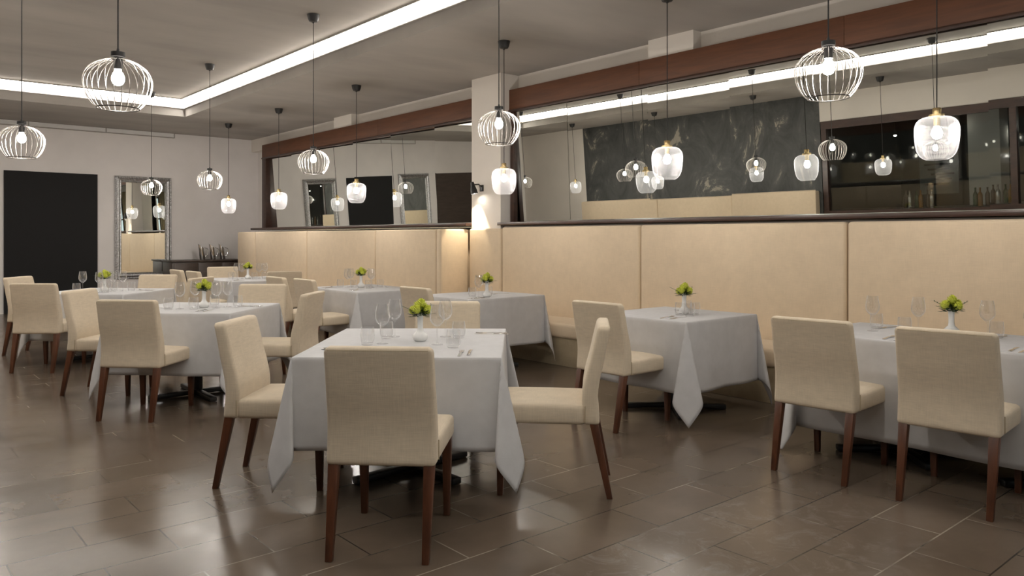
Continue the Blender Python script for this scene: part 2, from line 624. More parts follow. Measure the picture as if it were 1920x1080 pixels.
# rear wall windows and curtains (behind the camera, seen in the mirrors)
for i, x in enumerate((-1.2, 1.2, 3.6)):
    w = tag(bpy.data.objects.new('window_%d' % (i + 1), None), kind='structure')
    col.objects.link(w)
    boxobj('window_pane', x, x + 1.7, YR, YR + .02, 0.5, 2.9, M['day'], w)
    bm = bmesh.new()
    for xx in (x - .05, x + .82, x + 1.68):
        box(bm, xx, xx + .07, YR, YR + .07, .45, 2.95)
    for zz in (.43, 1.9, 2.9):
        box(bm, x - .05, x + 1.75, YR, YR + .06, zz, zz + .06)
    obj('window_frame', bm, M['darkwood'], w, smooth=False)
for i, x in enumerate((-1.6, .75, 3.1, 5.5)):
    bm = bmesh.new()
    a, b_ = [], []
    for k in range(61):
        xx = x + .5 * k / 60
        yy = YR + .16 + .035 * math.sin(k * 1.05)
        a.append(bm.verts.new((xx, yy, .02))); b_.append(bm.verts.new((xx, yy, 3.2)))
    for k in range(60):
        bm.faces.new((a[k], a[k + 1], b_[k + 1], b_[k]))
    o = obj('curtain', bm, M['curtain'])
    s = o.modifiers.new('thick', 'SOLIDIFY'); s.thickness = .006
    tag(o, 'beige curtain hanging by the rear windows, number %s from the bar side' % ('one', 'two', 'three', 'four')[i], 'curtain', 'curtains at the rear windows')

# ------------------------------------------------------------ mirror wall
def mirror_wall(label, y0, y1, joints, yaw, th, yc, left_post, right_post, xm):
    t = thing('wall_mirror', label, 'mirror', (0, 0, 0))
    ks = [y0] + ([.9, 3.15, 5.4] if y1 < 8 else [10.8, 13.2]) + [y1]
    for a, b_ in zip(ks, ks[1:]):
        boxobj('top_rail', 6.44, 6.66, a + .001, b_ - .001, 2.985, 3.255, M['beam'], t, .004)
    bm = bmesh.new()
    box(bm, 6.425, 6.45, y0, y1, 2.965, 2.995, .004)
    obj('top_moulding', bm, M['darkwood'], t)
    boxobj('ledge', 6.24 if y1 < 8 else 6.20, 6.74, y0, y1, 1.515, 1.555, M['darkwood'], t, .005)
    if left_post:
        boxobj('side_post', 6.44, 6.70, y1 - .20, y1, 1.555, 2.985, M['darkwood'], t, .004)
    if right_post:
        boxobj('side_post', 6.435, 6.50, y1 - .10, y1 - .03, 1.555, 2.985, M['darkwood'], t, .004)
    js = [y0] + joints + [y1]
    n = Vector((-math.cos(yaw) * math.cos(th), math.sin(yaw) * math.cos(th), -math.sin(th)))
    for k in range(len(js) - 1):
        a, b_ = js[k] + .0015, js[k + 1] - .0015
        dy = (k % 3 - 1) * .0025
        th2 = th + ((k * 7) % 5 - 2) * .0007
        n = Vector((-math.cos(yaw + dy) * math.cos(th2), math.sin(yaw + dy) * math.cos(th2), -math.sin(th2)))
        c = Vector((6.497 if b_ > 7.5 and y1 < 8 else xm, (a + b_) / 2, 2.25))
        bm = bmesh.new()
        vv = box(bm, 6.62, 6.626, a, b_, 1.50, 3.03)
        for v in vv:
            off = v.co.x - 6.62
            y, z = v.co.y, v.co.z
            x = c.x - (n.y * (y - c.y) + n.z * (z - c.z)) / n.x
            v.co.x = x + off
        obj('mirror_panel', bm, M['mirror'], t, smooth=False)
    return t

mirror_wall('long wall mirror right of the pillar, under the brown wooden beam', -4.0, 7.55,
            [-1.9, .2, 2.07, 3.45, 4.31, 5.32, 6.53], -.008, .044, 4, False, True, 6.51)
mirror_wall('wall mirror left of the pillar, ending in a dark wooden post', 8.15, 15.36,
            [9.3, 10.5, 11.7, 12.9, 14.1], -.052, .042, 12, True, False, 6.56)

# ------------------------------------------------------------ banquettes
def padded(name, x0, x1, y0, y1, z0, z1, r, mat, parent, belly=0.0, axis=0):
    bm = bmesh.new()
    vv = box(bm, x0, x1, y0, y1, z0, z1, r, 4)
    return obj(name, bm, mat, parent, sharp=60)

t = thing('banquette', 'long beige upholstered banquette under the right mirror', 'banquette')
js = [-3.58, -1.35, .83, 3.03, 5.22, 7.46]
for a, b_ in zip(js, js[1:]):
    padded('back_panel', 6.235, 6.36, a + .007, b_ - .007, .40, 1.492, .028, M['bench'], t)
padded('back_panel', 6.215, 6.298, 7.464, 8.10, .40, 1.478, .028, M['bench'], t)
for a, b_ in zip(js, js[1:]):
    padded('seat_cushion', 5.70, 6.25, a + .003, b_ - .003, .30, .452, .035, M['bench'], t)
padded('seat_cushion', 5.70, 6.22, 7.463, 8.10, .30, .452, .035, M['bench'], t)
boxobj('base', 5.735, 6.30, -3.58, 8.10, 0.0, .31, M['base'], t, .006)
boxobj('back_frame', 6.35, 6.74, -3.58, 7.54, 0.02, 1.51, M['pale'], t)

t = thing('banquette', 'beige upholstered banquette left of the pillar, ending in a lit return panel', 'banquette')
js = [8.30, 9.83, 12.04, 14.2, 15.07]
for a, b_ in zip(js, js[1:]):
    padded('back_panel', 5.82, 5.95, a + (.0 if a == 8.30 else .007), b_ - .007, .40, 1.472, .026, M['bench'], t)
o = padded('return_panel', 5.82, 6.285, 8.19, 8.298, .02, 1.474, .03, M['bench'], t)
for a, b_ in zip(js, js[1:]):
    padded('seat_cushion', 5.28, 5.83, a + .003, b_ - .003, .30, .452, .035, M['bench'], t)
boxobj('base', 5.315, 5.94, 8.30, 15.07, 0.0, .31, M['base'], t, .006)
boxobj('back_frame', 5.94, 6.74, 8.30, 15.07, 0.02, 1.468, M['bench'], t)

t = thing('banquette', 'beige banquette against the dark stone wall, seen in the long mirror', 'banquette')
js = [7.45, 9.4, 11.4, 13.7]
for a, b_ in zip(js, js[1:]):
    padded('back_panel', -1.64, -1.36, a + .004, b_ - .004, .40, 1.59, .03, M['bench'], t)
boxobj('base', -1.64, -.85, 7.45, 13.7, 0.0, .45, M['bench'], t, .02)

# ------------------------------------------------------------ dining chair
def make_chair(label):
    t = thing('dining_chair', label, 'chair')
    def rear(z):
        s = (z - .385) / .515
        return .05 + .012 * math.sin(min(1, s * 1.6) * math.pi) - .055 * max(0, s - .25) ** 1.5 / .65
    def front(z):
        s = (z - .385) / .515
        return rear(z) + .088 - .022 * s
    bm = bmesh.new()
    vv = box(bm, 0, 1, -.235, .235, .385, .905, 0)
    bm.free()
    bm = bmesh.new()
    box(bm, -.044, .044, -.235, .235, .385, .905, .02, 3, cuts=[.385 + .03 + .46 * k / 12 for k in range(13)])
    for v in bm.verts:
        f = (v.co.x + .044) / .088
        z = v.co.z
        v.co.x = rear(z) * (1 - f) + front(z) * f
        # softly rounded top edge and slightly pulled-in waist
        k = abs(v.co.y) / .235
        v.co.z -= .012 * max(0, (k - .75) / .25) ** 2 * max(0, (z - .7) / .2)
        v.co.y *= 1 + .012 * math.cos((z - .385) / .52 * math.pi)
    obj('backrest', bm, M['chair'], t, sharp=75)
    bm = bmesh.new()
    vv = box(bm, .128, .605, -.238, .238, .385, .490, .022, 3)
    bmesh.ops.subdivide_edges(bm, edges=[e for e in bm.edges if e.calc_length() > .2], cuts=6, use_grid_fill=True)
    for v in bm.verts:
        if v.co.z > .45:
            v.co.z += .010 * max(0, 1 - ((v.co.x - .37) / .24) ** 2) * max(0, 1 - (v.co.y / .238) ** 2)
    obj('seat', bm, M['chair'], t, sharp=75)
    for s in (-1, 1):
        bm = bmesh.new()
        tube(bm, [(.1275, s * .2395, .40 + .085 * k / 4) for k in range(5)], .0022, 5)
        obj('side_seam', bm, M['seam'], t)
    bm = bmesh.new()
    tube(bm, [(rear(.886) + .0005, -.215 + .43 * k / 8, .886) for k in range(9)], .0016, 5)
    obj('top_seam', bm, M['seam'], t)
    for s in (-1, 1):
        obj('leg', leg_bm((0, s * .205, 0), (.082, s * .207, .392), .03, .046), M['legwood'], t)
        obj('leg', leg_bm((.575, s * .205, 0), (.570, s * .207, .392), .03, .046), M['legwood'], t)
    return t

def ang(dx, dy): return math.atan2(dy, dx)
FW = ang(.652, .758)
GC = 'cream dining chairs around the tables'
chairs = [
 ((1.68, 2.82), FW - .07, 'cream linen dining chair with its back to the viewer at the foreground table'),
 ((1.655, 4.375), ang(.72, -.69), 'cream chair on the left side of the foreground table, facing right'),
 ((3.16, 2.863), ang(-.69, .725), 'cream chair on the right of the foreground table, seen from its side'),
 ((3.31, 4.56), FW + math.pi, 'cream chair on the far side of the foreground table, mostly hidden by glasses'),
 ((1.55, 6.19), FW - .10, 'cream chair turned away from the viewer at the second table on the left'),
 ((1.535, 7.71), ang(.74, -.67), 'cream chair left of the second table, between two chairs seen from behind'),
 ((2.99, 6.0), ang(-.70, .71), 'cream chair on the right of the second table, behind the foreground left chair'),
 ((3.14, 7.44), FW + math.pi, 'cream chair on the far side of the second table, facing the viewer'),
 ((1.40, 9.02), FW, 'cream chair with its back to the viewer at the far left table'),
 ((1.50, 10.72), ang(.74, -.67), 'leftmost cream chair in the photo, against the black doorway'),
 ((3.12, 9.10), ang(-.64, .77), 'cream chair on the right of the far left table, beyond the lime flowers'),
 ((2.96, 10.22), FW + math.pi, 'cream chair on the far side of the far left table, below the silver mirror'),
 ((4.05, 3.81), ang(1, 0), 'cream chair at the middle wall table, right of the foreground table'),
 ((4.125, 2.225), ang(.998, .06), 'left of the two cream chairs at the long table on the right'),
 ((4.14, 1.52), ang(.997, .08), 'right of the two cream chairs at the long table, nearest the right edge'),
 ((3.97, 6.03), ang(1, 0), 'cream chair at the wall table beside the pillar, seen from behind'),
 ((3.82, 8.02), ang(1, 0), 'cream chair with visible seat at the wall table under the left mirror'),
 ((3.78, 8.68), ang(1, 0), 'farther of the two cream chairs at the wall table under the left mirror'),
 ((3.56, 10.88), ang(1, 0), 'nearer of two cream chairs on the aisle side of the farthest table'),
 ((3.54, 11.52), ang(1, 0), 'farther of two cream chairs on the aisle side of the farthest table'),
 ((4.53, 10.03), ang(.25, 1), 'cream chair at the near end of the farthest table, by the banquette'),
 ((4.50, 12.28), ang(-.15, -1), 'cream chair at the far end of the farthest table, before the console'),
]
proto = None
for (x, y), rz, lab in chairs:
    if proto is None:
        proto = make_chair(lab)
        proto.location = (x, y, 0); proto.rotation_euler = (0, 0, rz)
        proto['group'] = GC
    else:
        dup(proto, (x, y, 0), rz, lab, GC)

# ------------------------------------------------------------ tables and cloths
TH = .745
def make_table(W, D, label, loc, rz):
    t = thing('dining_table', label, 'table', (loc[0], loc[1], 0), rz, 'tables under grey cloths')
    boxobj('tabletop', -W / 2, W / 2, -D / 2, D / 2, TH - .03, TH, M['darkwood'], t, .004)
    n = 2 if max(W, D) > 1.5 else 1
    for k in range(n):
        off = 0 if n == 1 else (-.25 + .5 * k) * D
        bm = bmesh.new()
        lathe(bm, [(0, .05), (.038, .05), (.038, TH - .032), (0, TH - .032)], 20, 0, off)
        obj('pedestal', bm, M['black'], t)
        for q in range(4):
            a = q * math.pi / 2 + math.pi / 4
            bm = bmesh.new()
            vv = box(bm, 0.0, .40, -.03, .03, .008, .045, .008)
            for v in vv:
                v.co.z -= .0 if v.co.x < .2 else .006
                x_, y_ = v.co.x, v.co.y
                v.co.x = x_ * math.cos(a) - y_ * math.sin(a)
                v.co.y = off + x_ * math.sin(a) + y_ * math.cos(a)
            obj('foot', bm, M['black'], t)
    return t

def make_cloth(W, D, o, label, loc, rz, seed, tilt=(0, 0, 0, 0), flare=.014):
    """square cloth laid over the top; overhang o, corners hang as folded cones"""
    rr = random.Random(seed)
    ph = [rr.uniform(0, 6.28) for _ in range(8)]
    hw, hd = W / 2 + .004, D / 2 + .004
    zt = TH + .006
    def axis(h):
        s = [-h - o + o * k / 18 for k in range(18)]
        m = [-h + 2 * h * k / 30 for k in range(31)]
        e = [h + .012]
        return sorted(set([round(v, 5) for v in s + m + [-v for v in s] + [-h - .012, h + .012, -h - .004, h + .004]]))
    P, Q = axis(hw), axis(hd)
    def f(p, q):
        a, b_ = max(abs(p) - hw, 0), max(abs(q) - hd, 0)
        sx, sy = (1 if p >= 0 else -1), (1 if q >= 0 else -1)
        if a == 0 and b_ == 0:
            return (p, q, zt + .0012 * math.sin(p * 7 + ph[0]) * math.sin(q * 6 + ph[1]) + .001)
        def out(d):
            return .004 + flare * (d / o) ** 1.2
        if b_ == 0:
            win = max(0, 1 - (abs(q) / hd) ** 4)
            rip = .013 * (a / o) * math.sin(q * 9 / D * 1.2 + ph[2] + sx) * win
            return (sx * (hw + out(a) * min(1, a / .01) + rip), q, zt - max(0, a - .003))
        if a == 0:
            win = max(0, 1 - (abs(p) / hw) ** 4)
            rip = .013 * (b_ / o) * math.sin(p * 9 / W * 1.2 + ph[3] + sy) * win
            return (p, sy * (hd + out(b_) * min(1, b_ / .01) + rip), zt - max(0, b_ - .003))
        r = math.hypot(a, b_)
        th = math.atan2(b_, a)
        ci = (0 if sx < 0 else 1) + (0 if sy < 0 else 2)
        c, w = .14, 1.25
        dl = tilt[ci]
        s2, s4 = math.sin(2 * th), math.sin(4 * th)
        dd = math.pi / 4 + dl
        dx, dy = math.cos(dd), math.sin(dd)
        tx, ty = math.sin(dd), -math.cos(dd)
        ou = out(min(r, o)) * min(1, r / .01)
        X = ou * math.cos(th) + r * c * (s2 ** 1.1 * dx + w * s4 * tx)
        Y = ou * math.sin(th) + r * c * (s2 ** 1.1 * dy + w * s4 * ty)
        dz = r * math.sqrt(1 - (c * s2 * .85) ** 2)
        z = zt - max(0, dz - .003)
        return (sx * (hw + X), sy * (hd + Y), max(z, .012 + .02 * (r - .6) if z < .02 else z))
    bm = bmesh.new()
    g = [[bm.verts.new(f(p, q)) for q in Q] for p in P]
    for i in range(len(P) - 1):
        for j in range(len(Q) - 1):
            bm.faces.new((g[i][j], g[i + 1][j], g[i + 1][j + 1], g[i][j + 1]))
    ob = obj('tablecloth', bm, M['cloth'], None, sharp=50)
    ob.location = (loc[0], loc[1], 0)
    ob.rotation_euler = (0, 0, rz)
    s = ob.modifiers.new('thickness', 'SOLIDIFY')
    s.thickness = .002
    s.offset = 1
    return tag(ob, label, 'tablecloth', 'grey tablecloths')

tables = [  # key, centre, rotation, W, D, overhang, table words
 ('T1', (2.515, 3.815), R(-41.2), 1.05, 1.24, .47, 'the foreground table', (.1, 0, 0, 0)),
 ('T2', (2.306, 6.864), R(-46), 1.04, 1.00, .50, 'the second table on the left', (0, 0, 0, 0)),
 ('T7', (2.22, 9.66), R(-46), 1.04, 1.02, .50, 'the far left table by the black doorway', (0, 0, 0, 0)),
 ('T8', (4.50, 11.13), 0, 1.0, 1.16, .50, 'the farthest table near the console', (0, 0, 0, 0)),
 ('T6', (4.73, 8.22), 0, .88, 1.20, .50, 'the wall table under the left mirror', (0, 0, 0, 0)),
 ('T3', (5.09, 6.43), 0, 1.0, .88, .50, 'the wall table beside the pillar', (0, 0, 0, 0)),
 ('T4', (5.005, 3.83), 0, .90, .89, .52, 'the middle wall table', (0, 0, 0, 0)),
 ('T5', (5.07, 1.64), 0, .86, 1.86, .60, 'the long table on the right', (0, 0, 0, 0)),
]
for i, (k, c, rz, W, D, o, words, tl) in enumerate(tables):
    make_table(W, D, 'black pedestal table hidden under the cloth of ' + words, c, rz)
    make_cloth(W, D, o, 'pale grey cloth with hanging corners on ' + words, c, rz, i + 3, tl)
WORDS = {k: words for (k, c, rz, W, D, o, words, tl) in tables}

# ------------------------------------------------------------ table settings
ZS = TH + .0085
def wine_mesh():
    bm = bmesh.new()
    prof = [(0, .0015), (.034, .001), (.0345, .003), (.012, .006), (.0045, .012), (.0038, .03), (.0036, .085), (.006, .096),
            (.016, .106), (.030, .120), (.039, .135), (.042, .150), (.0415, .170), (.038, .195), (.0335, .222), (.0325, .228), (.0315, .228),
            (.037, .195), (.0402, .170), (.0405, .150), (.0375, .136), (.029, .123), (.014, .110), (0, .105)]
    lathe(bm, prof, 28)
    return bm
def tumbler_mesh():
    bm = bmesh.new()
    prof = [(0, .001), (.030, .001), (.034, .004), (.0395, .03), (.041, .055), (.0385, .085), (.0365, .100), (.035, .100),
            (.037, .084), (.0392, .055), (.037, .03), (.031, .012), (0, .010)]
    lathe(bm, prof, 28)
    return bm
def vase_mesh():
    bm = bmesh.new()
    prof = [(0, .001), (.030, .001), (.040, .010), (.044, .024), (.042, .038), (.030, .050), (.0195, .060), (.0165, .078), (.0165, .110),
            (.018, .140), (.021, .166), (.0195, .166), (.016, .140), (.0145, .110), (.0145, .07), (0, .07)]
    lathe(bm, prof, 28)
    return bm
def fork_mesh():
    bm = bmesh.new()
    def strip(pts, th=.0022):
        top = [(bm.verts.new((x, w, z + th)), bm.verts.new((x, -w, z + th))) for x, w, z in pts]
        bot = [(bm.verts.new((x, w, z)), bm.verts.new((x, -w, z))) for x, w, z in pts]
        for k in range(len(pts) - 1):
            bm.faces.new((top[k][0], top[k + 1][0], top[k + 1][1], top[k][1]))
            bm.faces.new((bot[k][0], bot[k][1], bot[k + 1][1], bot[k + 1][0]))
            bm.faces.new((top[k][0], bot[k][0], bot[k + 1][0], top[k + 1][0]))
            bm.faces.new((top[k][1], top[k + 1][1], bot[k + 1][1], bot[k][1]))
        for k in (0, -1):
            bm.faces.new((top[k][0], top[k][1], bot[k][1], bot[k][0]))
    strip([(0, .006, .001), (.01, .009, .001), (.05, .007, .003), (.10, .004, .006), (.125, .004, .005), (.138, .011, .003), (.155, .0125, .002)])
    for k in range(4):
        y = -.0105 + k * .007
        tube(bm, [(.150, y, .003), (.175, y, .0025), (.198, y, .006)], .0017, 6)
    return bm
def knife_mesh():
    bm = bmesh.new()
    box(bm, 0, .10, -.008, .008, .0005, .006, .0025)
    b2 = [(.098, .005, -.004), (.13, .009, -.005), (.17, .0095, -.006), (.205, .004, -.008), (.215, -.006, -.009)]
    up = [bm.verts.new((x, a, .0035)) for x, a, b_ in b2]; lo = [bm.verts.new((x, b_, .0035)) for x, a, b_ in b2]
    up2 = [bm.verts.new((x, a, .0015)) for x, a, b_ in b2]; lo2 = [bm.verts.new((x, b_, .0015)) for x, a, b_ in b2]
    for k in range(len(b2) - 1):
        bm.faces.new((up[k], up[k + 1], lo[k + 1], lo[k]))
        bm.faces.new((up2[k], lo2[k], lo2[k + 1], up2[k + 1]))
        bm.faces.new((up[k], up2[k], up2[k + 1], up[k + 1]))
        bm.faces.new((lo[k], lo[k + 1], lo2[k + 1], lo2[k]))
    return bm

def flower_head(bm, c, r, rng):
    """pompon chrysanthemum: petals on a spiral"""
    n = 64
    for k in range(n):
        z = 1 - 1.55 * (k + .5) / n
        a = k * 2.39996
        s = math.sqrt(max(0, 1 - z * z))
        d = Vector((s * math.cos(a), s * math.sin(a), z))
        t1 = d.cross(Vector((0, 0, 1)))
        if t1.length < .05: t1 = Vector((1, 0, 0))
        t1.normalize()
        u = t1.cross(d).normalized()
        L = r * (1 + rng.uniform(-.08, .1))
        w = r * .17
        p0 = c + d * L * .45
        p1 = c + d * L * .9 + u * w * .3
        p2 = c + d * L * 1.02 + u * w * .9
        v = [bm.verts.new(p0 - t1 * w * .5), bm.verts.new(p0 + t1 * w * .5), bm.verts.new(p1 + t1 * w), bm.verts.new(p2), bm.verts.new(p1 - t1 * w)]
        bm.faces.new(v)
    bmesh.ops.create_icosphere(bm, subdivisions=2, radius=r * .72, matrix=Matrix.Translation(c))

def leaf_quad(bm, p, d, n, L, w):
    d = d.normalized(); s = d.cross(n).normalized()
    v = [bm.verts.new(p), bm.verts.new(p + d * L * .45 + s * w), bm.verts.new(p + d * L), bm.verts.new(p + d * L * .45 - s * w)]
    bm.faces.new(v)

def make_bouquet(label):
    rng = random.Random(5)
    K = 1.38
    t = thing('flower_posy', label, 'flowers', group='lime flower posies on the tables')
    for (x, y, z, r) in ((-.027, -.012, .026, .024), (.023, -.018, .022, .025), (.006, .022, .038, .025), (.003, -.003, .050, .024), (-.024, .019, .020, .022), (.028, .014, .031, .022)):
        bm = bmesh.new()
        flower_head(bm, Vector((x, y, z)) * K, r * K, rng)
        obj('blossom', bm, M['flower'], t, smooth=False)
    bm = bmesh.new()
    for k in range(130):
        a = rng.uniform(0, 6.28)
        r = rng.uniform(.004, .030)
        p = Vector((r * math.cos(a), r * math.sin(a), rng.uniform(-.006, .026)))
        d = Vector((math.cos(a), math.sin(a), rng.uniform(-.2, .8)))
        leaf_quad(bm, p, d, Vector((rng.uniform(-.4, .4), rng.uniform(-.4, .4), 1)), rng.uniform(.018, .036), rng.uniform(.004, .008))
    for k in range(5):
        tube(bm, [(.004 * math.cos(k * 1.3), .004 * math.sin(k * 1.3), -.09), (.01 * math.cos(k * 1.3), .01 * math.sin(k * 1.3), .02)], .0016, 5)
    bmesh.ops.scale(bm, vec=(K, K, 1.2), verts=[v for v in bm.verts if v.co.z > -.02])
    obj('foliage', bm, M['leaf'], t, smooth=False)
    bm = bmesh.new()
    for a0, el, L in ((2.6, .45, .085), (3.6, .25, .075), (.1, .55, .07), (5.4, .1, .07), (1.4, .5, .075)):
        d = Vector((math.cos(a0) * math.cos(el), math.sin(a0) * math.cos(el), math.sin(el)))
        p0 = Vector((0, 0, .005))
        tube(bm, [p0, p0 + d * L * .5, p0 + d * L], .0009, 5)
        for q in range(9):
            p = p0 + d * L * (.35 + .65 * q / 8)
            s = d.cross(Vector((0, 0, 1))).normalized() * (1 if q % 2 else -1)
            leaf_quad(bm, p, d * .8 + s, Vector((0, 0, 1)), .02, .0026)
    bmesh.ops.scale(bm, vec=(K, K, K), verts=bm.verts)
    obj('sprig', bm, M['leaf'], t, smooth=False)
    return t

protos = {}
def place_mesh(name, mk, mat, x, y, rz, label, cat, group, z=ZS):
    if name not in protos:
        o = obj(name, mk(), mat, None, sharp=45)
        protos[name] = o
    else:
        o = protos[name].copy()
        col.objects.link(o)
    o.location = (x, y, z)
    o.rotation_euler = (0, 0, rz)
    return tag(o, label, cat, group)

settings = {
 'T1': dict(vase=(2.542, 3.781), wg=[(2.314, 3.826), (2.533, 4.046), (2.532, 3.595), (2.768, 3.844)],
            tb=[(2.227, 3.843), (2.46, 4.02), (2.532, 3.441), (2.80, 3.75)],
            ct=[((2.359, 3.16), (2.647, 3.481)), ((2.411, 3.15), (2.66, 3.43)), ((3.17, 3.735), (2.995, 3.885)), ((3.14, 3.685), (2.969, 3.843)),
                ((1.981, 3.89), (2.13, 3.77)), ((1.946, 3.85), (2.07, 3.74))]),
 'T2': dict(vase=(2.335, 6.80), wg=[(2.137, 6.812), (2.30, 6.92), (2.40, 6.69), (2.52, 6.75)],
            tb=[(2.042, 6.80), (2.22, 6.72), (2.46, 6.90), (2.59, 6.70)],
            ct=[((2.15, 6.46), (2.325, 6.65)), ((2.20, 6.42), (2.37, 6.62)), ((2.79, 6.63), (2.651, 6.778)), ((2.745, 6.57), (2.60, 6.72)),
                ((1.93, 7.05), (2.07, 6.96))]),
 'T7': dict(vase=(2.17, 9.50), wg=[(2.0, 9.72), (2.10, 9.42), (2.26, 9.52), (2.36, 9.50)],
            tb=[(1.93, 9.68), (2.14, 9.33), (2.30, 9.62), (2.45, 9.50)],
            ct=[((2.69, 9.46), (2.55, 9.62)), ((2.65, 9.38), (2.51, 9.54))]),
 'T8': dict(vase=(4.45, 11.12), wg=[(4.36, 11.32), (4.40, 11.22), (4.62, 11.12), (4.74, 11.20)],
            tb=[(4.27, 11.30), (4.28, 11.18), (4.50, 11.00), (4.66, 11.02)],
            ct=[((4.10, 10.93), (4.29, 11.03)), ((4.10, 10.75), (4.29, 10.86))]),
 'T6': dict(vase=(4.72, 8.30), wg=[(4.62, 8.45), (4.70, 8.52), (4.80, 8.18), (4.88, 8.34)],
            tb=[(4.55, 8.50), (4.62, 8.30), (4.71, 8.10), (4.93, 8.20)],
            ct=[((4.34, 8.56), (4.54, 8.66)), ((4.33, 8.46), (4.53, 8.55)), ((4.37, 7.96), (4.56, 8.06)), ((4.36, 7.87), (4.55, 7.95)), ((5.08, 8.00), (4.98, 8.18))]),
 'T3': dict(vase=(4.95, 6.15), wg=[(4.85, 6.16), (5.00, 6.22)], tb=[(4.83, 6.24), (5.06, 6.26)],
            ct=[((4.66, 6.10), (4.85, 6.08)), ((4.66, 6.04), (4.85, 6.02)), ((5.42, 6.36), (5.24, 6.42))]),
 'T4': dict(vase=(5.044, 3.766), wg=[], tb=[(4.945, 3.73), (5.04, 3.66), (4.93, 3.63), (5.15, 3.82)],
            ct=[((4.61, 3.66), (4.80, 3.69)), ((4.63, 3.59), (4.82, 3.60)), ((5.40, 3.93), (5.22, 3.98))]),
 'T5': dict(vase=(5.20, 1.86), wg=[(5.05, 2.28), (5.16, 2.04), (5.20, 1.66), (5.10, 1.40)],
            tb=[(5.10, 2.10), (5.22, 2.33), (5.26, 1.63), (5.22, 1.38)],
            ct=[((4.68, 2.05), (4.88, 2.07)), ((4.67, 1.98), (4.87, 2.0)), ((5.42, 2.28), (5.22, 2.31)), ((4.68, 1.39), (4.88, 1.41)), ((4.67, 1.34), (4.88, 1.345)), ((5.40, 1.62), (5.20, 1.66))]),
}
ORD = ['first', 'second', 'third', 'fourth', 'fifth', 'sixth']
def order_words(pts):
    """rank along the viewer's left-right so that labels can say first / second from the left"""
    def px(p):
        return (p[0] * .758 - p[1] * .652) / (p[0] * .652 + p[1] * .758)
    s = sorted(range(len(pts)), key=lambda i: px(pts[i]))
    return {i: ORD[r] for r, i in enumerate(s)}
posy = None
for k, d in settings.items():
    w = WORDS[k]
    vx, vy = d['vase']
    place_mesh('bud_vase', vase_mesh, M['vase'], vx, vy, 0, 'slim white bud vase standing on ' + w, 'vase', 'white bud vases')
    lab = 'lime green flowers in the white vase on ' + w
    zf = ZS + .150
    if posy is None:
        posy = make_bouquet(lab)
        posy.location = (vx, vy, zf); posy.rotation_euler = (0, 0, 0)
    else:
        dup(posy, (vx, vy, zf), rnd.uniform(-1.2, 1.2), lab)
    od = order_words(d['wg'])
    for i, (x, y) in enumerate(d['wg']):
        place_mesh('wine_glass', wine_mesh, M['clear'], x, y, 0, 'empty stemmed wine glass, %s from left on %s' % (od[i], w), 'wine glass', 'wine glasses')
    od = order_words(d['tb'])
    for i, (x, y) in enumerate(d['tb']):
        place_mesh('tumbler', tumbler_mesh, M['clear'], x, y, 0, 'clear rounded water tumbler, %s from left on %s' % (od[i], w), 'tumbler', 'water tumblers')
    fk = [p for i, p in enumerate(d['ct']) if i % 2 == 0]
    kn = [p for i, p in enumerate(d['ct']) if i % 2 == 1]
    for nm, lst, mk, cat in (('fork', fk, fork_mesh, 'fork'), ('table_knife', kn, knife_mesh, 'knife')):
        od = order_words([p[0] for p in lst])
        for i, (a, b_) in enumerate(lst):
            txt = 'steel %s, %s from left on %s' % (cat, od[i], w) if len(lst) > 1 else 'only steel %s seen on %s' % (cat, w)
            place_mesh(nm, mk, M['steel'], a[0], a[1], ang(b_[0] - a[0], b_[1] - a[1]), txt, cat, 'table cutlery')

# ------------------------------------------------------------ pendant lamps
def canopy_bm(top):
    bm = bmesh.new()
    lathe(bm, [(0, top), (.066, top), (.065, top - .012), (.056, top - .05), (.044, top - .076), (.012, top - .084), (.006, top - .095), (0, top - .095)], 24)
    return bm

def cage_lamp(label, x, y, ztop, zc):
    t = thing('cage_pendant_lamp', label, 'pendant lamp', (x, y, 0), 0, 'wire cage pendant lamps')
    obj('canopy', canopy_bm(ztop), M['black'], t)
    bm = bmesh.new()
    tube(bm, [(0, 0, ztop - .09), (0, 0, zc + .16)], .004, 8)
    obj('cord', bm, M['cord'], t)
    bm = bmesh.new()
    lathe(bm, [(0, zc + .182), (.006, zc + .182), (.008, zc + .166), (.034, zc + .164), (.034, zc + .140), (.022, zc + .138), (.022, zc + .075), (0, zc + .075)], 24)
    obj('socket', bm, M['black'], t)
    bm = bmesh.new()
    n = 26
    prof = []
    for k in range(15):
        s = k / 14
        a = R(78) - s * R(78 + 52)
        prof.append((.164 * math.cos(a), zc + .012 + (.118 if a > 0 else .176) * math.sin(a)))
    for i in range(n):
        a = 2 * math.pi * i / n
        tube(bm, [(r * math.cos(a), r * math.sin(a), z) for r, z in prof], .0019, 5)
    obj('wire_cage', bm, M['wire'], t)
    bm = bmesh.new()
    rb, zb_ = prof[-1]
    tube(bm, [(rb * math.cos(2 * math.pi * i / 40), rb * math.sin(2 * math.pi * i / 40), zb_) for i in range(40)], .0032, 6, closed=True)
    obj('rim_ring', bm, M['darkring'], t)
    bm = bmesh.new()
    lathe(bm, [(0, zc + .085), (.013, zc + .085), (.014, zc + .07), (.024, zc + .055), (.031, zc + .035), (.031, zc + .018), (.022, zc), (.01, zc - .007), (0, zc - .008)], 20)
    obj('bulb', bm, M['bulb'], t)
    return t

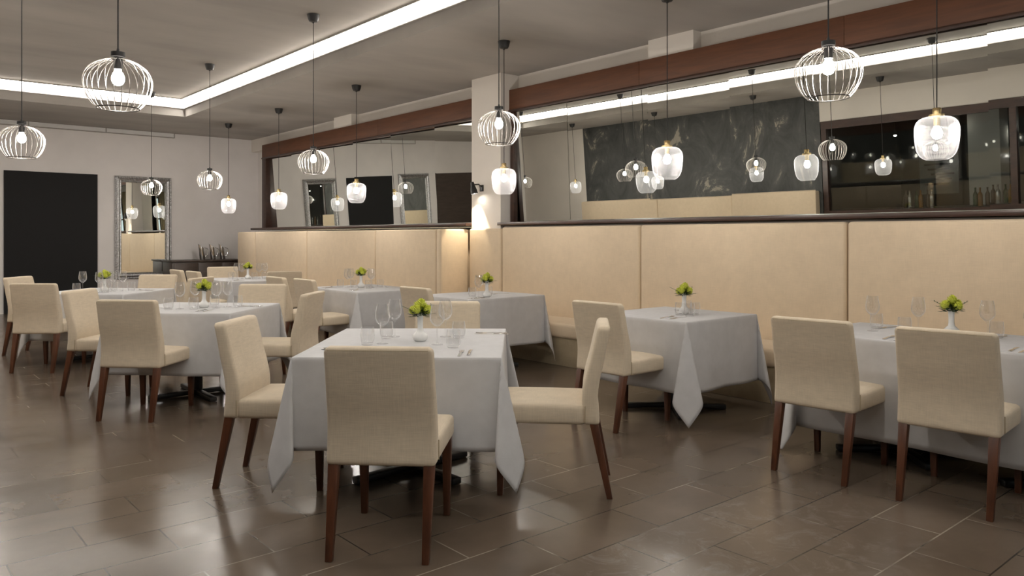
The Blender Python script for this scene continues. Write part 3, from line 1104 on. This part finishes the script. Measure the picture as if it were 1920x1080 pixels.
def glass_lamp(label, x, y, ztop, zc):
    t = thing('glass_pendant_lamp', label, 'pendant lamp', (x, y, 0), 0, 'ribbed glass pendant lamps')
    obj('canopy', canopy_bm(ztop), M['black'], t)
    bm = bmesh.new()
    tube(bm, [(0, 0, ztop - .09), (0, 0, zc + .18)], .004, 8)
    obj('cord', bm, M['cord'], t)
    bm = bmesh.new()
    lathe(bm, [(0, zc + .190), (.024, zc + .190), (.026, zc + .186), (.026, zc + .150), (.046, zc + .148), (.047, zc + .128), (.020, zc + .126), (.020, zc + .07), (0, zc + .07)], 24)
    obj('brass_cap', bm, M['brass'], t)
    bm = bmesh.new()
    prof = [(.040, .136), (.070, .132), (.098, .120), (.118, .100), (.128, .072), (.130, .045), (.128, .0), (.124, -.045), (.117, -.080), (.104, -.110), (.086, -.130), (.066, -.142), (.060, -.143)]
    lathe(bm, [(r, z + zc) for r, z in prof], 220, ribs=44, amp=.018)
    obj('glass_shade', bm, M['rib'], t, sharp=180)
    bm = bmesh.new()
    lathe(bm, [(0, zc + .085), (.013, zc + .085), (.014, zc + .07), (.024, zc + .055), (.031, zc + .035), (.031, zc + .018), (.022, zc), (.01, zc - .007), (0, zc - .008)], 20)
    obj('bulb', bm, M['bulb'], t)
    return t

cages = [
 (3.80, 1.94, 2.20, 'round wire cage lamp before the right end of the brown beam'),
 (3.80, 4.575, 2.205, 'round wire cage lamp hanging in front of the white pillar'),
 (3.80, 7.70, 2.175, 'round wire cage lamp left of the pillar, in front of the left mirror'),
 (3.80, 10.84, 2.155, 'round wire cage lamp against the grey wall between mirror and banquette'),
 (3.80, 13.55, 2.19, 'round wire cage lamp hanging in front of the silver framed mirror'),
 (1.06, 1.78, 2.155, 'wire cage lamp cut off by the top edge, only its bottom ring showing'),
 (1.06, 4.36, 2.155, 'largest wire cage lamp at upper left, before the ceiling light strip'),
 (1.06, 7.28, 2.13, 'wire cage lamp at the far left edge above the black doorway'),
 (1.06, 10.2, 2.14, 'wire cage lamp seen only in the long mirror, nearer of two'),
 (1.06, 13.2, 2.14, 'wire cage lamp seen only in the long mirror, farther of two'),
]
for x, y, zc, lab in cages:
    cage_lamp(lab, x, y, ZT, zc)
glasses = [
 (5.32, 1.99, 2.005, 'largest ribbed glass lamp with brass cap, at the far right'),
 (5.32, 4.15, 2.0, 'ribbed glass lamp with brass cap above the middle wall table'),
 (5.32, 6.32, 1.965, 'ribbed glass lamp hanging just in front of the pillar edge'),
 (5.32, 9.48, 1.98, 'ribbed glass lamp before the black panel in the left mirror'),
 (5.32, 12.01, 1.965, 'ribbed glass lamp near the left post of the left mirror'),
 (5.32, 14.2, 1.95, 'leftmost ribbed glass lamp, against the grey back wall corner'),
 (-.15, 5.6, 1.97, 'ribbed glass lamp over the bar side, seen only in the mirror, nearest'),
 (-.15, 8.0, 1.97, 'ribbed glass lamp over the bar side, seen only in the mirror, second'),
 (-.15, 10.4, 1.97, 'ribbed glass lamp over the bar side, seen only in the mirror, third'),
 (-.15, 12.7, 1.97, 'ribbed glass lamp over the bar side, seen only in the mirror, farthest'),
]
for x, y, zc, lab in glasses:
    glass_lamp(lab, x, y, ZC, zc)

# ------------------------------------------------------------ wall spot on the pillar
t = thing('wall_spotlight', 'small black adjustable spotlight on the white pillar, shining down', 'spotlight', (6.30, 7.93, 2.0))
boxobj('wall_plate', -.015, 0, -.035, .035, -.035, .05, M['black'], t, .004)
bm = bmesh.new()
tube(bm, [(-.01, 0, .03), (-.06, .0, .055), (-.11, .03, .05)], .009, 8)
tube(bm, [(-.06, -.02, .05), (-.05, -.03, -.03)], .004, 6)
obj('bracket', bm, M['black'], t)
bm = bmesh.new()
lathe(bm, [(0, .055), (.022, .055), (.026, .03), (.030, 0), (.042, -.05), (.047, -.105), (.044, -.105), (.038, -.05), (.02, -.01), (0, -.01)], 24)
mt = Matrix.Translation((-.12, .04, .03)) @ Matrix.Rotation(R(-13), 4, 'X') @ Matrix.Rotation(R(-4), 4, 'Y')
bmesh.ops.transform(bm, matrix=mt, verts=bm.verts)
obj('shade', bm, M['black'], t)
bm = bmesh.new()
lathe(bm, [(0, -.085), (.036, -.085), (.036, -.09), (0, -.09)], 20)
bmesh.ops.transform(bm, matrix=mt, verts=bm.verts)
obj('lens', bm, M['spot'], t)
sd = bpy.data.lights.new('wall_spot_beam', 'SPOT')
sd.energy = 20
sd.color = (1, .84, .62)
sd.spot_size = R(78)
sd.spot_blend = .25
sd.shadow_soft_size = .02
so = bpy.data.objects.new('wall_spot_beam', sd)
col.objects.link(so)
so.location = (6.17, 7.99, 1.91)
so.rotation_euler = Vector((.10, .16, -1)).to_track_quat('-Z', 'Y').to_euler()

# ------------------------------------------------------------ back wall: framed mirrors, console, jugs
def framed_mirror(label, x0, x1, z0, z1):
    t = thing('framed_mirror', label, 'mirror', ((x0 + x1) / 2, YB, 0))
    w, cz, hh = (x1 - x0) / 2, (z0 + z1) / 2, (z1 - z0) / 2
    prof = [(0, .0), (0, .035), (.012, .045), (.022, .040), (.034, .052), (.060, .062), (.082, .050), (.092, .036), (.104, .040), (.115, .028), (.12, .012), (.12, .0)]
    bm = bmesh.new()
    rows = []
    for sx, sz in ((-1, -1), (1, -1), (1, 1), (-1, 1)):
        rows.append([bm.verts.new((sx * (w - d), -hgt, cz + sz * (hh - d))) for d, hgt in prof])
    for k in range(4):
        a, b_ = rows[k], rows[(k + 1) % 4]
        for i in range(len(prof) - 1):
            bm.faces.new((a[i], a[i + 1], b_[i + 1], b_[i]))
    obj('frame', bm, M['silver'], t, sharp=25)
    bm = bmesh.new()
    def beads(p, q, n):
        for k in range(n):
            s = (k + .5) / n
            c = Vector(p).lerp(Vector(q), s)
            bmesh.ops.create_icosphere(bm, subdivisions=1, radius=.014, matrix=Matrix.Translation(c))
    d = .018
    for s in (-1, 1):
        beads((s * (w - d), -.045, cz - hh + d), (s * (w - d), -.045, cz + hh - d), 46)
        beads((-w + d, -.045, cz + s * (hh - d)), (w - d, -.045, cz + s * (hh - d)), 24)
    obj('bead_trim', bm, M['silver'], t)
    boxobj('mirror_glass', -w + .115, w - .115, -.014, -.004, cz - hh + .115, cz + hh - .115, M['mirror'], t)
    return t
framed_mirror('tall silver framed mirror on the back wall beside the black doorway', 3.90, 4.94, .56, 2.555)
framed_mirror('tall silver framed mirror left of the black doorway, seen in the left mirror', .80, 1.80, .56, 2.60)

t = thing('console_sideboard', 'dark brown console sideboard against the back wall under three steel jugs', 'sideboard', (0, 0, 0))
boxobj('carcass', 4.77, 6.2, 15.66, 16.27, .06, .885, M['console'], t, .004)
boxobj('top', 4.75, 6.22, 15.62, 16.28, .885, .915, M['console'], t, .004)
for k in range(3):
    d = boxobj('door', 4.80 + k * .465, 5.255 + k * .465, 15.64, 15.66, .10, .86, M['console'], t, .003)
    boxobj('handle', 5.20 + k * .465, 5.215 + k * .465, 15.62, 15.64, .42, .56, M['black'], d, .002)
boxobj('plinth', 4.82, 6.15, 15.70, 16.25, 0, .06, M['black'], t)

def jug(label, x, y):
    t = thing('steel_jug', label, 'jug', (x, y, .915), R(-20), 'steel water jugs on the console')
    bm = bmesh.new()
    lathe(bm, [(0, .0), (.050, .0), (.054, .006), (.052, .27), (.052, .30), (.050, .30), (.050, .012), (0, .012)], 28)
    for v in bm.verts:      # slanted mouth and leaning body
        if v.co.z > .2:
            v.co.z += -.9 * v.co.x - .02
        v.co.x -= .12 * v.co.z
    obj('body', bm, M['steel'], t)
    bm = bmesh.new()
    tube(bm, [(.035, 0, .245), (.09, 0, .225), (.105, 0, .19), (.085, 0, .10), (.05, 0, .06)], .006, 8)
    obj('handle', bm, M['steel'], t)
    return t
jug('polished steel jug with slanted mouth, leftmost of three on the console', 5.43, 15.9)
jug('polished steel jug with slanted mouth, middle of three on the console', 5.645, 15.9)
jug('polished steel jug with slanted mouth, rightmost of three on the console', 5.84, 15.9)

# ------------------------------------------------------------ bar behind the glass (seen in the long mirror)
t = thing('bar_window', 'dark wood framed bar window with glass panes, seen in the long mirror', 'window', (0, 0, 0))
bm = bmesh.new()
box(bm, XO - .14, XO + .02, YR + .02, 7.38, 2.78, 2.93)
box(bm, XO - .14, XO + .02, YR + .02, 7.38, 1.10, 1.18)
obj('rail', bm, M['darkwood'], t, smooth=False)
for y in (7.28, 4.14, 1.0, -2.2, -5.4):
    boxobj('mullion', XO - .12, XO + .01, y, y + .10, 1.18, 2.78, M['darkwood'], t)
for a, b_ in ((4.24, 7.28), (1.1, 4.14), (-2.1, 1.0), (-5.3, -2.2)):
    boxobj('pane', XO - .06, XO - .052, a, b_, 1.18, 2.78, M['pane'], t)
boxobj('apron', XO - .14, XO, YR + .02, 7.38, 0, 1.10, M['darkwood'], t)
t = thing('bar_counter', 'dark bar counter behind the glass, seen in the long mirror', 'counter')
boxobj('worktop', XO - .75, XO - .16, -5, 7.3, 1.14, 1.18, M['darkwood'], t, .004)
boxobj('body', XO - .70, XO - .18, -5, 7.3, 0, 1.14, M['dark'], t)
struct('pillar_2', XO - 2.6, XO - 2.1, 5.0, 5.45, 0, ZC, M['wall'])
for i, (x, y, z) in enumerate(((-3.2, 6.6, 2.6), (-3.6, 5.6, 2.75), (-4.3, 4.9, 2.5), (-3.0, 3.9, 2.55), (-4.0, 3.2, 2.75), (-3.2, 2.6, 2.5), (-4.6, 6.1, 2.4))):
    o = thing('bar_spotlight', 'small lit bar spotlight, %s of a row seen in the long mirror' % ('one', 'two', 'three', 'four', 'five', 'six', 'seven')[i], 'spotlight', (x, y, 0), 0, 'spotlights over the bar')
    bm = bmesh.new()
    lathe(bm, [(0, z + .10), (.03, z + .10), (.035, z), (.03, z), (.025, z + .08), (0, z + .08)], 16)
    obj('shade', bm, M['black'], o)
    bm = bmesh.new()
    bmesh.ops.create_icosphere(bm, subdivisions=2, radius=.03, matrix=Matrix.Translation((0, 0, z)))
    obj('bulb', bm, M['spot'], o)
    bm = bmesh.new()
    tube(bm, [(0, 0, z + .1), (0, 0, ZC)], .004, 6)
    obj('cord', bm, M['cord'], o)
t = thing('wall_poster', 'grey poster with dark markings in the bar, seen in the long mirror', 'poster', (XO - 3.84, 0, 0))
boxobj('sheet', 0, .006, 6.2, 7.0, 1.3, 2.5, M['paper'], t)
bm = bmesh.new()
for k in range(9):
    box(bm, .006, .008, 6.28 + .05 * (k % 3), 6.9 - .07 * (k % 4), 2.38 - k * .11, 2.42 - k * .11)
obj('marking', bm, M['blackmatt'], t, smooth=False)
def bottle_mesh():
    bm = bmesh.new()
    lathe(bm, [(0, 0), (.036, 0), (.038, .01), (.038, .19), (.030, .22), (.014, .25), (.013, .30), (.015, .305), (.015, .32), (0, .32)], 20)
    return bm
bp = {}
for i in range(12):
    y = 4.35 + .095 * i + (.6 if i > 5 else 0)
    m = ('amber', 'green', 'steel', 'darkwood')[i % 4]
    if m not in bp:
        bp[m] = obj('bottle', bottle_mesh(), M[m])
        o = bp[m]
    else:
        o = bp[m].copy()
        col.objects.link(o)
    o.location = (XO - .35 - .07 * (i % 2), y, 1.18)
    tag(o, 'bottle on the bar counter, %s from the right in the long mirror' % ('1st', '2nd', '3rd', '4th', '5th', '6th', '7th', '8th', '9th', '10th', '11th', '12th')[i], 'bottle', 'bottles on the bar counter')
